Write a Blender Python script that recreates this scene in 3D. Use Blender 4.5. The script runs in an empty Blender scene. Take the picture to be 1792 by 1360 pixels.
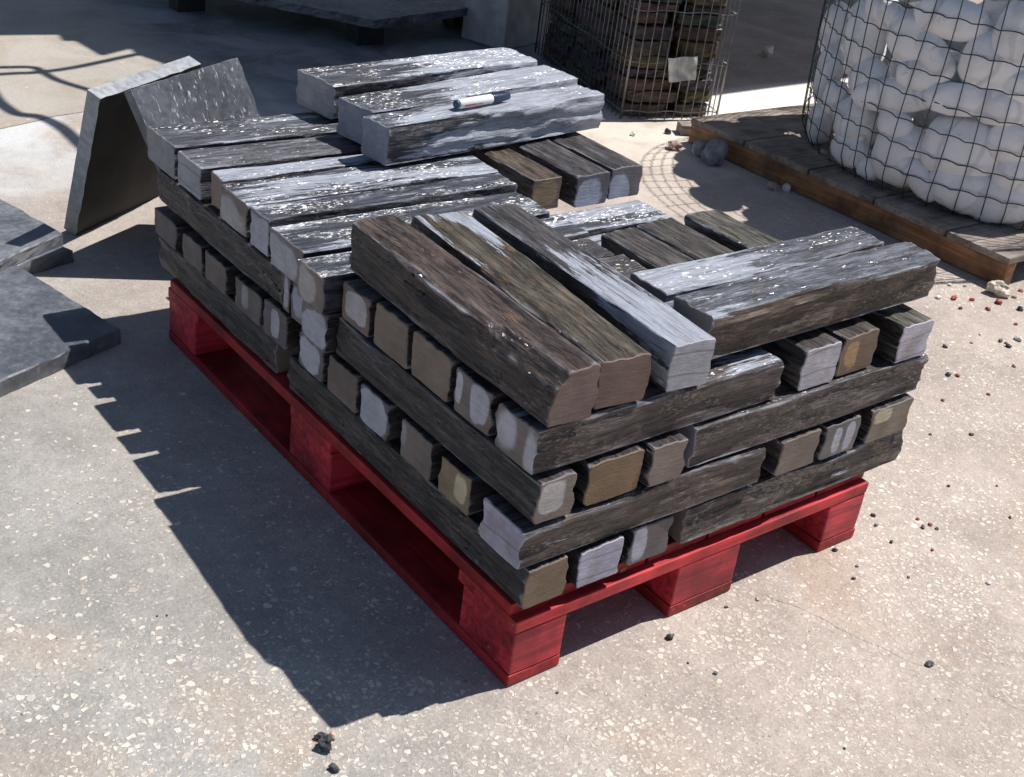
import bpy, bmesh, math, random
from mathutils import Vector, Matrix, noise, Euler

C = bpy.context.scene.collection
sc = bpy.context.scene

# ------------------------------------------------------------------ camera
CAM = Vector((-0.93807, -1.00683, 1.25707))
ROT = Euler((1.06208, -0.121619, -0.644189))
F = 2166.05
cd = bpy.data.cameras.new("camera"); cam = bpy.data.objects.new("camera", cd); C.objects.link(cam)
cam.location = CAM; cam.rotation_euler = ROT
cd.sensor_fit = 'HORIZONTAL'; cd.sensor_width = 36; cd.lens = F / 1792 * 36
cd.clip_start = 0.02; cd.clip_end = 400
sc.camera = cam
RM = ROT.to_matrix()

# ------------------------------------------------------------------ light
SUN = Vector((0.54, -0.113, 1.0)).normalized()
w = bpy.data.worlds.new("World"); sc.world = w; w.use_nodes = True
nt = w.node_tree; nt.nodes.clear()
sky = nt.nodes.new("ShaderNodeTexSky"); sky.sky_type = 'NISHITA'; sky.sun_disc = False
sky.sun_elevation = math.asin(SUN.z); sky.sun_rotation = math.atan2(SUN.x, SUN.y)
sky.air_density = 1.0; sky.dust_density = 0.6; sky.ozone_density = 1.5
bg = nt.nodes.new("ShaderNodeBackground"); bg.inputs[1].default_value = 0.070
wo = nt.nodes.new("ShaderNodeOutputWorld")
nt.links.new(sky.outputs[0], bg.inputs[0]); nt.links.new(bg.outputs[0], wo.inputs[0])
sd = bpy.data.lights.new("sun", 'SUN'); sun = bpy.data.objects.new("sun", sd); C.objects.link(sun)
sd.energy = 5.0; sd.angle = math.radians(0.53); sd.color = (1.0, 0.955, 0.91)
sun.rotation_euler = SUN.to_track_quat('Z', 'Y').to_euler(); sun.location = (3, -1, 6)
sc.view_settings.view_transform = 'Standard'; sc.view_settings.look = 'None'
sc.view_settings.exposure = 0.08; sc.view_settings.gamma = 1.0
sc.cycles.sample_clamp_indirect = 6

# ------------------------------------------------------------------ helpers
def pix(u, z):                       # the point at height z that stands at photo pixel u (used to read off real positions)
    d = RM @ Vector(((u[0] - 896) / F, -(u[1] - 680) / F, -1.0))
    t = (z - CAM.z) / d.z
    return CAM + d * t

def tag(o, label=None, cat=None, group=None, kind=None):
    if label: o['label'] = label
    if cat: o['category'] = cat
    if group: o['group'] = group
    if kind: o['kind'] = kind
    return o

def link_mesh(name, verts, faces, mats, parent=None, smooth=False, fmat=None):
    me = bpy.data.meshes.new(name)
    me.from_pydata([tuple(v) for v in verts], [], faces)
    for m in (mats if isinstance(mats, (list, tuple)) else [mats]): me.materials.append(m)
    if fmat: me.polygons.foreach_set("material_index", fmat)
    me.polygons.foreach_set("use_smooth", [smooth] * len(faces))
    me.update()
    o = bpy.data.objects.new(name, me); C.objects.link(o)
    if parent: o.parent = parent
    return o

def empty(name, loc=(0, 0, 0), rz=0):
    o = bpy.data.objects.new(name, None); C.objects.link(o)
    o.location = loc; o.rotation_euler = (0, 0, rz); o.empty_display_size = 0.05
    return o

def fb(x, y, z, o=3):
    v = 0; a = 1
    for i in range(o):
        v += a * noise.noise((x, y, z)); x *= 2.1; y *= 2.1; z *= 2.1; a *= .5
    return v

# ------------------------------------------------------------------ node helpers
class NB:
    def __init__(s, name):
        s.m = bpy.data.materials.new(name); s.m.use_nodes = True; s.t = s.m.node_tree; s.t.nodes.clear()
        s.out = s.n("ShaderNodeOutputMaterial"); s.b = s.n("ShaderNodeBsdfPrincipled"); s.l(s.b.outputs[0], s.out.inputs[0])
        s.tc = s.n("ShaderNodeTexCoord")
    def n(s, t, **k):
        x = s.t.nodes.new(t)
        for a, b in k.items(): setattr(x, a, b)
        return x
    def l(s, a, b): s.t.links.new(a, b)
    def put(s, sock, v):
        if hasattr(v, 'links') or hasattr(v, 'is_output'): s.l(v, sock)
        elif v is not None: sock.default_value = v
    def math(s, op, a, b=None, c=None, clamp=False):
        x = s.n("ShaderNodeMath", operation=op); x.use_clamp = clamp
        s.put(x.inputs[0], a)
        if b is not None: s.put(x.inputs[1], b)
        if c is not None: s.put(x.inputs[2], c)
        return x.outputs[0]
    def vm(s, op, a, b=None):
        x = s.n("ShaderNodeVectorMath", operation=op); s.put(x.inputs[0], a)
        if b is not None:
            if op == 'SCALE': s.put(x.inputs[3], b)
            else: s.put(x.inputs[1], b)
        return x.outputs[1] if op in ('LENGTH', 'DOT_PRODUCT', 'DISTANCE') else x.outputs[0]
    def noise(s, v, scale=5, det=4, rough=.5, dist=0):
        x = s.n("ShaderNodeTexNoise"); s.put(x.inputs['Vector'], v); s.put(x.inputs['Scale'], scale)
        x.inputs['Detail'].default_value = det; x.inputs['Roughness'].default_value = rough; x.inputs['Distortion'].default_value = dist
        return x.outputs[0]
    def vor(s, v, scale=5, feat='F1', rnd=1.0):
        x = s.n("ShaderNodeTexVoronoi", feature=feat); s.put(x.inputs['Vector'], v); s.put(x.inputs['Scale'], scale)
        x.inputs['Randomness'].default_value = rnd
        return x
    def ramp(s, v, a, b, lo=0.0, hi=1.0):
        x = s.n("ShaderNodeMapRange", interpolation_type='SMOOTHSTEP'); s.put(x.inputs[0], v)
        s.put(x.inputs[1], a); s.put(x.inputs[2], b); s.put(x.inputs[3], lo); s.put(x.inputs[4], hi)
        return x.outputs[0]
    def mix(s, f, a, b):
        x = s.n("ShaderNodeMix", data_type='RGBA'); s.put(x.inputs[0], f)
        s.put(x.inputs[6], a if not isinstance(a, tuple) else (*a, 1)); s.put(x.inputs[7], b if not isinstance(b, tuple) else (*b, 1))
        return x.outputs[2]
    def scale(s, v, k):
        x = s.n("ShaderNodeMapping"); s.put(x.inputs[0], v); x.inputs[3].default_value = k; return x.outputs[0]
    def attr(s, name):
        x = s.n("ShaderNodeAttribute", attribute_type='OBJECT', attribute_name=name); return x
    def sep(s, v):
        x = s.n("ShaderNodeSeparateXYZ"); s.put(x.inputs[0], v); return x.outputs
    def bump(s, h, dist, strength=1.0, nrm=None):
        x = s.n("ShaderNodeBump"); s.put(x.inputs['Height'], h); x.inputs['Distance'].default_value = dist
        x.inputs['Strength'].default_value = strength
        if nrm is not None: s.l(nrm, x.inputs['Normal'])
        return x.outputs[0]
    def set(s, col=None, rough=None, nrm=None, metal=None, spec=None):
        if col is not None: s.put(s.b.inputs['Base Color'], col if not isinstance(col, tuple) else (*col, 1))
        if rough is not None: s.put(s.b.inputs['Roughness'], rough)
        if nrm is not None: s.l(nrm, s.b.inputs['Normal'])
        if metal is not None: s.put(s.b.inputs['Metallic'], metal)
        if spec is not None: s.put(s.b.inputs['Specular IOR Level'], spec)
        return s.m
    def seed(s):
        oi = s.n("ShaderNodeObjectInfo"); r = s.math('MULTIPLY', oi.outputs['Random'], 37.0)
        x = s.n("ShaderNodeCombineXYZ"); s.l(r, x.inputs[0]); s.l(r, x.inputs[1]); s.l(r, x.inputs[2])
        return s.vm('ADD', s.tc.outputs['Object'], x.outputs[0]), oi.outputs['Random']

# ------------------------------------------------------------------ materials
def mat_riven():                     # split schist: streaks run along the beam (local x)
    b = NB("riven_schist"); v, rnd = b.seed()
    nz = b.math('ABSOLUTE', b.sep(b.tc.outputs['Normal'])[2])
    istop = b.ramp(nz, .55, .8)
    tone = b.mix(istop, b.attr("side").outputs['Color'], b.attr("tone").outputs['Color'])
    mixv = b.sep(b.attr("mixv").outputs['Vector']); grad = b.attr("grad").outputs['Fac']; sidepale = b.attr("sidepale").outputs['Fac']
    warp = b.noise(b.scale(v, (7, 7, 7)), 1.0, 3)
    vs = b.vm('ADD', v, b.vm('SCALE', (0, 1, 1), b.math('MULTIPLY', warp, .014)))
    fib = b.noise(b.scale(vs, (8.5, 110, 110)), 1.0, 8, .70)
    fib2 = b.noise(b.scale(vs, (20, 380, 380)), 1.0, 5, .68)
    blot = b.noise(b.scale(v, (14, 34, 34)), 1.0, 6, .7)
    patch = b.noise(b.scale(vs, (2.6, 24, 24)), 1.0, 7, .62)
    f = b.math('ADD', b.math('MULTIPLY', fib, .55), b.math('MULTIPLY', fib2, .45))
    dark = b.vm('SCALE', tone, b.math('MULTIPLY', b.ramp(f, .40, .62, .28, 1.75), b.ramp(blot, .35, .65, .66, 1.35)))
    crack = b.ramp(b.math('ABSOLUTE', b.math('SUBTRACT', b.noise(b.scale(vs, (3.2, 42, 42)), 1.0, 4, .6), .5)), .0, .022, .30, 1)
    dark = b.vm('MULTIPLY', b.vm('SCALE', dark, crack), (.92, .90, .98))
    # pale stone bands, and the sheen on tops painted in as pale colour
    px = b.math('MULTIPLY', b.sep(b.tc.outputs['Object'])[0], grad)
    pm = b.math('ADD', b.math('ADD', patch, px), b.math('MULTIPLY', b.math('SUBTRACT', fib2, .5), .26))
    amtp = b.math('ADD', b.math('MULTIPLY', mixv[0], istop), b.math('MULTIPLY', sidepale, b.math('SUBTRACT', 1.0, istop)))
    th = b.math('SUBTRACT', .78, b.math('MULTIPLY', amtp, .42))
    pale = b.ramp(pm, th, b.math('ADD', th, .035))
    pt = b.n('ShaderNodeNewGeometry').outputs['Pointiness']
    edge = b.math('MULTIPLY', b.ramp(pt, .515, .57), b.ramp(fib, .42, .60, 0, .75))  # fractured edges paler, with glints painted along them as colour
    pale = b.math('MAXIMUM', pale, edge)
    palec = b.mix(b.ramp(f, .40, .56), (.23, .245, .29), (.44, .475, .55))
    col = b.mix(b.math('MULTIPLY', pale, .93), dark, palec)
    # rust
    rn = b.noise(b.scale(v, (9, 26, 26)), 1.3, 5, .7)
    rth = b.math('SUBTRACT', .76, b.math('MULTIPLY', mixv[1], .36))
    rust = b.ramp(rn, rth, b.math('ADD', rth, .12))
    col = b.mix(b.math('MULTIPLY', rust, .62), col, b.vm('SCALE', (.20, .105, .042), b.ramp(f, .38, .62, .5, 1.3)))
    # mica flakes: small facets, the layers dip a little to one side
    nd = b.n('ShaderNodeTexNoise'); b.l(v, nd.inputs[0]); nd.inputs['Scale'].default_value = 160
    fl = b.vor(b.scale(b.vm('ADD', v, b.vm('SCALE', b.vm('SUBTRACT', nd.outputs[1], (.5, .5, .5)), .006)), (135, 500, 500)), 1.0); r = b.sep(fl.outputs['Color'])
    fac = b.ramp(b.noise(b.scale(v, (6, 22, 22)), 1.0, 4, .6), .44, .56)
    on = b.math('MULTIPLY', fac, b.ramp(b.math('ADD', r[2], b.math('MULTIPLY', mixv[2], .50)), .96, .98))
    on = b.math('MULTIPLY', on, b.ramp(mixv[2], .02, .12))
    rv = b.n("ShaderNodeCombineXYZ")
    b.l(b.math('MULTIPLY', b.math('SUBTRACT', r[0], .5), .75), rv.inputs[0])
    b.l(b.math('SUBTRACT', b.math('MULTIPLY', b.math('SUBTRACT', r[1], .5), 1.1), .62), rv.inputs[1])
    vt = b.n("ShaderNodeVectorTransform", vector_type='VECTOR', convert_from='OBJECT', convert_to='WORLD'); b.l(rv.outputs[0], vt.inputs[0])
    h = b.math('ADD', b.math('MULTIPLY', fib, .6), b.math('ADD', b.math('MULTIPLY', fib2, .28), b.math('MULTIPLY', blot, .12)))
    nb = b.bump(h, .0065, 1.0)
    geo = b.n('ShaderNodeNewGeometry').outputs['Normal']
    nbf = b.vm('ADD', b.vm('SCALE', nb, b.math('SUBTRACT', 1.0, b.math('MULTIPLY', on, .85))), b.vm('SCALE', geo, b.math('MULTIPLY', on, .85)))
    nrm = b.vm('NORMALIZE', b.vm('ADD', nbf, b.vm('SCALE', vt.outputs[0], on)))
    rough = b.ramp(on, 0, 1, .48, .31)
    return b.set(col, rough, nrm, spec=b.ramp(on, 0, 1, .5, .95))

def mat_sawn():                      # sawn ends: damp darker stone with a drier pale patch
    b = NB("sawn_schist"); v, rnd = b.seed()
    ec = b.attr("endcol").outputs['Vector']; pc = b.attr("patchcol").outputs['Vector']
    pp = b.sep(b.attr("patch").outputs['Vector']); o = b.sep(b.tc.outputs['Object'])
    rz = b.attr("patchz").outputs['Fac']
    n = b.math('MULTIPLY', b.math('SUBTRACT', b.noise(v, 19, 4, .5), .5), 1.45)
    # patch along: horizontal distance uses whichever of x/y is not the beam axis (beam axis is local x)
    dy = b.math('DIVIDE', b.math('SUBTRACT', o[1], pp[0]), pp[2]); dz = b.math('DIVIDE', b.math('SUBTRACT', o[2], pp[1]), rz)
    d = b.math('POWER', b.math('ADD', b.math('POWER', b.math('ABSOLUTE', dy), 3), b.math('POWER', b.math('ABSOLUTE', dz), 3)), .3333)
    d = b.math('ADD', d, n)
    p2 = b.sep(b.attr("patch2").outputs['Vector'])
    e2 = b.math('ADD', b.math('POWER', b.math('ADD', b.math('POWER', b.math('ABSOLUTE', b.math('DIVIDE', b.math('SUBTRACT', o[1], p2[0]), p2[2])), 3), b.math('POWER', b.math('ABSOLUTE', b.math('DIVIDE', b.math('SUBTRACT', o[2], p2[1]), rz)), 3)), .3333), n)
    d = b.math('MINIMUM', d, e2)
    soft = b.math('MULTIPLY', b.math('POWER', rnd, 3.0), .26)
    m = b.ramp(d, b.math('SUBTRACT', .90, soft), b.math('ADD', 1.04, soft), 1, 0)
    grain = b.noise(b.scale(v, (40, 40, 220)), 1.0, 4, .6)
    spk = b.noise(v, 420, 2)
    k = b.math('ADD', b.ramp(grain, .3, .7, .90, 1.07), b.math('MULTIPLY', b.math('SUBTRACT', spk, .5), .25))
    blot = b.ramp(b.noise(v, 17, 3), .3, .7, .82, 1.15)
    base = b.vm('MULTIPLY', b.vm('SCALE', ec, b.math('MULTIPLY', k, blot)), (1.02, .96, 1.03))
    base = b.mix(b.ramp(b.noise(v, 21, 3), .5, .72, 0, .35), base, (.17, .115, .075))
    pk = b.vm('SCALE', pc, b.math('MULTIPLY', k, b.ramp(b.noise(v, 30, 4, .6), .3, .7, .84, 1.08)))
    # fine laminae
    wv = b.n("ShaderNodeTexWave", wave_type='BANDS', bands_direction='Z'); b.l(v, wv.inputs[0]); wv.inputs['Scale'].default_value = 9
    wv.inputs['Distortion'].default_value = 2.5; wv.inputs['Detail'].default_value = 2; wv.inputs['Detail Scale'].default_value = .6
    lam = b.ramp(wv.outputs['Fac'], 0.0, .035, b.math('SUBTRACT', 1.0, b.attr('lam').outputs['Fac']), 1)
    col = b.vm('SCALE', b.mix(m, base, pk), lam)
    nb = b.bump(b.math('ADD', grain, b.math('MULTIPLY', spk, .4)), .0012, .8)
    return b.set(col, .62, nb, spec=.35)

def mat_slab(name, c0, c1, scratch):
    b = NB(name); v, rnd = b.seed()
    n1 = b.noise(v, 5, 5, .6); n2 = b.noise(v, 60, 4, .6)
    col = b.mix(b.ramp(n1, .38, .66), c0, c1)
    st = b.noise(b.scale(v, (95, 95, 10)), 1.0, 5, .65, .2)
    m = b.math('MULTIPLY', b.ramp(st, .56, .68), scratch)
    col = b.mix(m, col, (.55, .56, .56))
    col = b.vm('SCALE', col, b.ramp(n2, .3, .7, .8, 1.2))
    nb = b.bump(b.math('ADD', n1, b.math('MULTIPLY', n2, .3)), .0022, .8)
    return b.set(col, b.ramp(n2, .3, .7, .36, .6), nb, spec=.5)

def mat_wood(name, c0, c1, grey=0.0, sc_=1.0, axis='x', rough=.6, wear=None):
    b = NB(name); v, rnd = b.seed()
    k = (3, 70, 70) if axis == 'x' else ((70, 3, 70) if axis == 'y' else (70, 70, 3))
    g = b.noise(b.scale(v, tuple(q * sc_ for q in k)), 1.0, 5, .6, .3); n = b.noise(v, 9, 4, .6)
    col = b.mix(b.ramp(g, .3, .7), c0, c1)
    col = b.vm('SCALE', col, b.ramp(n, .3, .68, .45, 1.2))
    if wear:
        wn = b.noise(b.scale(v, tuple(q * .35 for q in k)), 1.4, 5, .7)
        col = b.mix(b.ramp(wn, .60, .72, 0, .8), col, wear)
        sc2 = b.noise(b.scale(v, tuple(q * .8 for q in k)), 1.0, 5, .7)
        col = b.mix(b.math('MULTIPLY', b.ramp(sc2, .64, .68), b.ramp(b.noise(v, 14, 3), .48, .6)), col, (.34, .22, .17))
    nb = b.bump(g, .003, .8)
    return b.set(col, rough, nb, spec=.4)

def mat_plain(name, col, rough=.5, metal=0, var=.2, scale=30, bump=.001):
    b = NB(name); v, rnd = b.seed()
    n = b.noise(v, scale, 4, .6)
    c = b.vm('SCALE', col, b.ramp(n, .3, .7, 1 - var, 1 + var))
    return b.set(c, rough, b.bump(n, bump, .8), metal=metal)

def mat_ground():
    b = NB("worn_concrete"); v = b.tc.outputs['Object']; o = b.sep(v)
    big = b.noise(v, 1.1, 4, .55, .3); mid = b.noise(v, 4.5, 5, .62, .4); fine = b.noise(v, 170, 3, .6); fine2 = b.noise(v, 40, 5, .65)
    base = b.mix(b.ramp(mid, .35, .68), (.41, .345, .30), (.50, .425, .37))
    base = b.mix(b.math('MULTIPLY', b.ramp(o[0], .5, -.5), .75), base, b.mix(b.ramp(mid, .35, .68), (.29, .295, .28), (.365, .37, .35)))
    base = b.mix(b.ramp(b.noise(v, 2.3, 4, .6, .6), .54, .70, 0, .5), base, (.42, .31, .225))
    base = b.vm('SCALE', base, b.ramp(fine, .25, .75, .86, 1.12))
    base = b.vm('SCALE', base, b.ramp(fine2, .3, .7, .90, 1.09))
    # joint between two pours of concrete at the left rear
    jd = b.math('ADD', b.math('ADD', b.math('MULTIPLY', o[0], -.30), b.math('MULTIPLY', o[1], .954)), -2.442)
    jd = b.math('ADD', jd, b.math('MULTIPLY', b.math('SUBTRACT', b.noise(v, 6, 4), .5), .05))
    far = b.ramp(jd, -.003, .003)
    white = b.math('MULTIPLY', b.ramp(jd, -.9, -.1), b.math('MULTIPLY', b.math('SUBTRACT', 1.0, far), b.ramp(b.noise(v, 3.0, 4, .6, .5), .38, .6, .1, 1)))
    base = b.mix(white, base, (.60, .61, .60))
    tan = b.mix(b.ramp(b.noise(v, 3.2, 4, .6, .8), .42, .62), (.45, .42, .37), (.40, .35, .285))
    base = b.mix(b.math('MULTIPLY', far, .9), base, tan)
    base = b.vm('SCALE', base, b.ramp(b.math('ABSOLUTE', jd), .002, .006, .45, 1))
    # upper shade painted into the ground as bluish grey, browner to the right
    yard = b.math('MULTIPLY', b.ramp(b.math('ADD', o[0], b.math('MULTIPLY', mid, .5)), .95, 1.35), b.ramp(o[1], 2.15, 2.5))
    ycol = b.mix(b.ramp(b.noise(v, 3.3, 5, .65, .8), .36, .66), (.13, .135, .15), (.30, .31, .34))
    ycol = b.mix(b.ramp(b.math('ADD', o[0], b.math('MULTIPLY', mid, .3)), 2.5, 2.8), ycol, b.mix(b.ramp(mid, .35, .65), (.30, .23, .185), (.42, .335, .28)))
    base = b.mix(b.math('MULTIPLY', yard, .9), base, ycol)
    # cleaner concrete at the right rear, with sun glare painted into its colour
    wr = b.math('MULTIPLY', b.math('MULTIPLY', b.ramp(b.math('ADD', o[0], b.math('MULTIPLY', mid, .3)), 1.45, 2.2), b.ramp(o[1], 1.2, 1.9)), b.ramp(o[1], 2.36, 2.24))
    base = b.mix(b.math('MULTIPLY', wr, b.ramp(mid, .34, .55, .45, 1)), base, (.74, .66, .57))
    base = b.mix(b.math('MULTIPLY', wr, b.ramp(o[0], 2.3, 2.6)), base, (.84, .80, .74))
    # exposed aggregate
    nd = b.n("ShaderNodeTexNoise"); b.l(v, nd.inputs[0]); nd.inputs['Scale'].default_value = 95; nd.inputs['Detail'].default_value = 2
    vw = b.vm('ADD', v, b.vm('SCALE', b.vm('SUBTRACT', nd.outputs[1], (.5, .5, .5)), .006))
    near = b.ramp(b.math('ADD', b.math('MULTIPLY', o[1], 1.0), b.math('MULTIPLY', o[0], -.15)), 1.3, -.25)
    dens = b.math('MULTIPLY', b.ramp(b.noise(v, 3.6, 5, .66, .3), .36, .64), near)
    def chips(scale, thr, off):
        q = b.vm('ADD', vw, (off, off, 0))
        c = b.vor(q, scale); e = b.vor(q, scale, 'DISTANCE_TO_EDGE')
        r = b.sep(c.outputs['Color'])
        on = b.ramp(r[0], thr, b.math('ADD', thr, .02), 1, 0)
        size = b.math('ADD', .07, b.math('MULTIPLY', r[1], .25))
        shape = b.ramp(e.outputs['Distance'], size, b.math('ADD', size, .05))
        return b.math('MULTIPLY', on, shape), r[2]
    m1, r1 = chips(92, b.math('MULTIPLY', dens, .92), 0)
    m2, r2 = chips(150, b.math('ADD', b.math('MULTIPLY', dens, .55), b.math('MULTIPLY', near, .04)), 3.3)
    m3, r3 = chips(290, b.math('ADD', b.math('MULTIPLY', near, .16), .05), 7.1)
    def cc(r): return b.mix(b.math('POWER', r, 1.5), (.74, .675, .585), (.52, .455, .39))
    col = b.mix(b.math('MULTIPLY', m3, .55), base, (.62, .57, .50))
    col = b.mix(b.math('MULTIPLY', m2, .75), col, cc(r2))
    col = b.mix(b.math('MULTIPLY', m1, .9), col, cc(r1))
    dk = b.vor(v, 48); dr = b.sep(dk.outputs['Color'])
    dm = b.math('MULTIPLY', b.ramp(dr[0], .004, .005, 1, 0), b.ramp(dk.outputs['Distance'], .08, .12, 1, 0))
    col = b.mix(dm, col, (.07, .06, .055))
    # crack running across the slab at the right
    a_, b2 = pix((1200, 975), 0), pix((1720, 1215), 0); dd = (b2 - a_).normalized()
    q = b.vm('SUBTRACT', v, tuple(a_)); al = b.vm('DOT_PRODUCT', q, tuple(dd)); ac = b.vm('DOT_PRODUCT', q, (-dd.y, dd.x, 0.0))
    ac = b.math('ABSOLUTE', b.math('ADD', ac, b.math('MULTIPLY', b.math('SUBTRACT', b.noise(v, 7, 5, .6), .5), .05)))
    ends = b.math('MULTIPLY', b.ramp(al, -.05, .1), b.ramp(al, .75, .5)); wd_ = b.ramp(b.noise(v, 12, 3), .4, .65, .0008, .0028)
    col = b.vm('SCALE', col, b.math('SUBTRACT', 1.0, b.math('MULTIPLY', ends, b.ramp(ac, 0, wd_, .5, 0))))
    col = b.vm('SCALE', col, b.ramp(b.noise(v, 1.7, 5, .65, 1.0), .38, .62, .92, 1.04))
    h = b.math('ADD', b.math('MULTIPLY', fine, .5), b.math('ADD', b.math('MULTIPLY', fine2, .9), b.math('MULTIPLY', m1, .25)))
    g = b.vor(v, 300); gr_ = b.sep(g.outputs['Color']); gm = b.math('MULTIPLY', b.ramp(gr_[0], .03, .035, 1, 0), b.ramp(b.noise(v, 5, 3), .42, .6))
    rv = b.vm('SCALE', b.vm('ADD', b.vm('SUBTRACT', g.outputs['Color'], (.5, .5, .5)), (.4, -.3, 0)), b.math('MULTIPLY', gm, 1.2))
    nb = b.vm('NORMALIZE', b.vm('ADD', b.bump(h, .0035, .9), rv))
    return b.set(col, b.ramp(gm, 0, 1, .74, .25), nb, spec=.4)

def mat_boulder():
    b = NB("white_marble_boulder"); v, rnd = b.seed()
    n1 = b.noise(v, 7, 4, .6, .4); n2 = b.noise(v, 55, 4, .6)
    col = b.mix(b.ramp(n1, .42, .68), (.90, .915, .94), (.76, .77, .80))
    st = b.ramp(b.noise(v, 11, 4, .7, .6), .60, .72, 0, .55)
    col = b.mix(st, col, (.46, .38, .33))
    vein = b.n("ShaderNodeTexWave"); b.l(v, vein.inputs[0]); vein.inputs['Scale'].default_value = 2.2; vein.inputs['Distortion'].default_value = 9; vein.inputs['Detail'].default_value = 3
    col = b.mix(b.ramp(vein.outputs['Fac'], .0, .06, .35, 0), col, (.42, .42, .44))
    return b.set(col, .6, b.bump(b.math('ADD', b.math('MULTIPLY', n1, 2.0), b.math('MULTIPLY', n2, .35)), .006, .8))

def mat_brownstone():
    b = NB("brown_flagstone"); v, rnd = b.seed(); tone = b.attr("tone").outputs['Vector']
    n1 = b.noise(b.scale(v, (9, 9, 40)), 1.0, 5, .65); n2 = b.noise(v, 13, 3)
    col = b.vm('SCALE', tone, b.ramp(n1, .3, .7, .45, 1.6))
    col = b.mix(b.ramp(n2, .56, .7, 0, .35), col, (.12, .070, .034))
    return b.set(col, b.ramp(n1, .3, .7, .35, .7), b.bump(n1, .012, .9))

RIVEN, SAWN = mat_riven(), mat_sawn()
GROUND = mat_ground()
SLAB = mat_slab("honed_dark_slab", (.085, .095, .115), (.20, .215, .24), .12)
SLAB_D = mat_plain("shaded_sawn_slab", (.030, .030, .029), .9, 0, .35, 7, .0015)  # near-black colour stands in for the shade on the inner face
SLAB_L = mat_slab("sheen_sawn_edge", (.30, .32, .34), (.40, .42, .45), .2)  # paler edge colour carries the sheen of the sunlit top edge
SLAB_S = mat_slab("scratched_dark_slab", (.062, .070, .085), (.105, .115, .135), .9)
SLAB_E = mat_slab("slab_edge", (.09, .098, .11), (.22, .23, .245), .08)
SLAB_FAR = mat_slab("dusty_slab", (.06, .066, .085), (.13, .14, .165), .05)
RED = mat_wood("red_painted_wood_long", (.30, .014, .018), (.46, .026, .030), axis='y', wear=(.13, .030, .028), rough=.55)  # darker red stands in for the shade on the long side
REDX = mat_wood("red_painted_wood_cross", (.38, .018, .024), (.66, .045, .058), axis='x', wear=(.14, .030, .028), rough=.55)  # front sunlight painted as brighter, pinker red, here and on the blocks
REDB = mat_wood("red_painted_block", (.38, .018, .030), (.70, .050, .075), axis='x', wear=(.14, .03, .03), rough=.5)
WOODS = mat_wood("weathered_brown_timber", (.20, .095, .040), (.37, .185, .085), axis='y')
WOODT = mat_wood("greyed_pallet_board", (.20, .165, .14), (.34, .29, .245), axis='x', rough=.75)
WIREG = mat_plain("green_coated_wire", (.012, .045, .05), .35, 0, .3)
WIREZ = mat_plain("galvanised_wire", (.26, .26, .27), .38, .8, .25)
BOULD = mat_boulder(); BROWN = mat_brownstone()
PENW = mat_plain("pen_white_barrel", (.80, .80, .80), .3, 0, .03)
PENR = mat_plain("pen_red_print", (.70, .04, .06), .4, 0, .2)
PENB = mat_plain("pen_dark_blue_cap", (.025, .045, .10), .3, 0, .1)
PENE = mat_plain("pen_teal_plug", (.03, .09, .14), .4, 0, .1)
PAPER = mat_plain("weathered_paper", (.62, .62, .58), .7, 0, .35, 14, .003)
CONC = mat_plain("rough_concrete", (.36, .355, .36), .8, 0, .2, 12, .004)
BLACK = mat_plain("black_rubber", (.02, .02, .022), .5)
CANVAS = mat_plain("grey_caster_sheet", (.18, .18, .18), .6)  # for the unseen sheet added to cast shade
RCK = {k: mat_plain("chip_" + k, c, r, 0, .35, 40, .003) for k, c, r in
       (('red', (.36, .09, .06), .6), ('black', (.055, .058, .066), .55), ('white', (.72, .70, .66), .5),
        ('grey', (.22, .225, .25), .6), ('pink', (.50, .34, .30), .6), ('cream', (.62, .55, .44), .6))}

# ------------------------------------------------------------------ ground
def box_mesh(name, x0, x1, y0, y1, z0, z1, mats, parent=None, bev=.002, jitter=0.0):
    bm = bmesh.new(); bmesh.ops.create_cube(bm, size=1)
    for v in bm.verts:
        v.co = Vector((v.co.x * (x1 - x0), v.co.y * (y1 - y0), v.co.z * (z1 - z0)))
    if bev: bmesh.ops.bevel(bm, geom=bm.edges[:], offset=bev, segments=2, affect='EDGES', profile=.6)
    if jitter:
        bmesh.ops.subdivide_edges(bm, edges=bm.edges[:], cuts=1)
        for v in bm.verts: v.co += noise.noise_vector(v.co * 20 + Vector((x0, y0, z0)) * 7) * jitter
    me = bpy.data.meshes.new(name); bm.to_mesh(me); bm.free(); me.materials.append(mats)
    o = bpy.data.objects.new(name, me); C.objects.link(o)
    o.location = ((x0 + x1) / 2, (y0 + y1) / 2, (z0 + z1) / 2)
    if parent:
        o.parent = parent; o.location = Vector(o.location)
    return o

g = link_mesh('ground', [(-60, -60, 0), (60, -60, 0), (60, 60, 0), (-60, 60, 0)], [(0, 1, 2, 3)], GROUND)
tag(g, kind='structure')

# ------------------------------------------------------------------ red pallet
LX, LY = .797, 1.2
rp = tag(empty('red_pallet', (0, 0, 0)), 'red painted wooden pallet on the concrete carrying the stacked dark stone beams', 'pallet')
bw = [(0, .10), (.3275, .4725), (.697, .797)]
for a, b_ in bw: box_mesh('bottom_board', a, b_, 0, LY, .001, .0215, RED, rp, .003, .0008)
for a, b_ in bw:
    for (c, d) in ((.001, .130), (.525, .672), (1.072, 1.199)):
        box_mesh('block', a + .0015, b_ - .0015, c, d, .022, .0995, REDB, rp, .003, .0012)
for (c, d) in ((0, .145), (.5275, .6725), (1.055, 1.2)): box_mesh('stringer_board', 0, LX, c + .001, d - .001, .100, .1215, REDX, rp, .003, .001)
for a, b_ in ((0, .128), (.135, .262), (.268, .395), (.402, .528), (.535, .662), (.669, .797)):
    box_mesh('deck_board', a - .0005, b_ + .0005, .016, LY - .012, .122, .1435, RED, rp, .003, .001)

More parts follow.
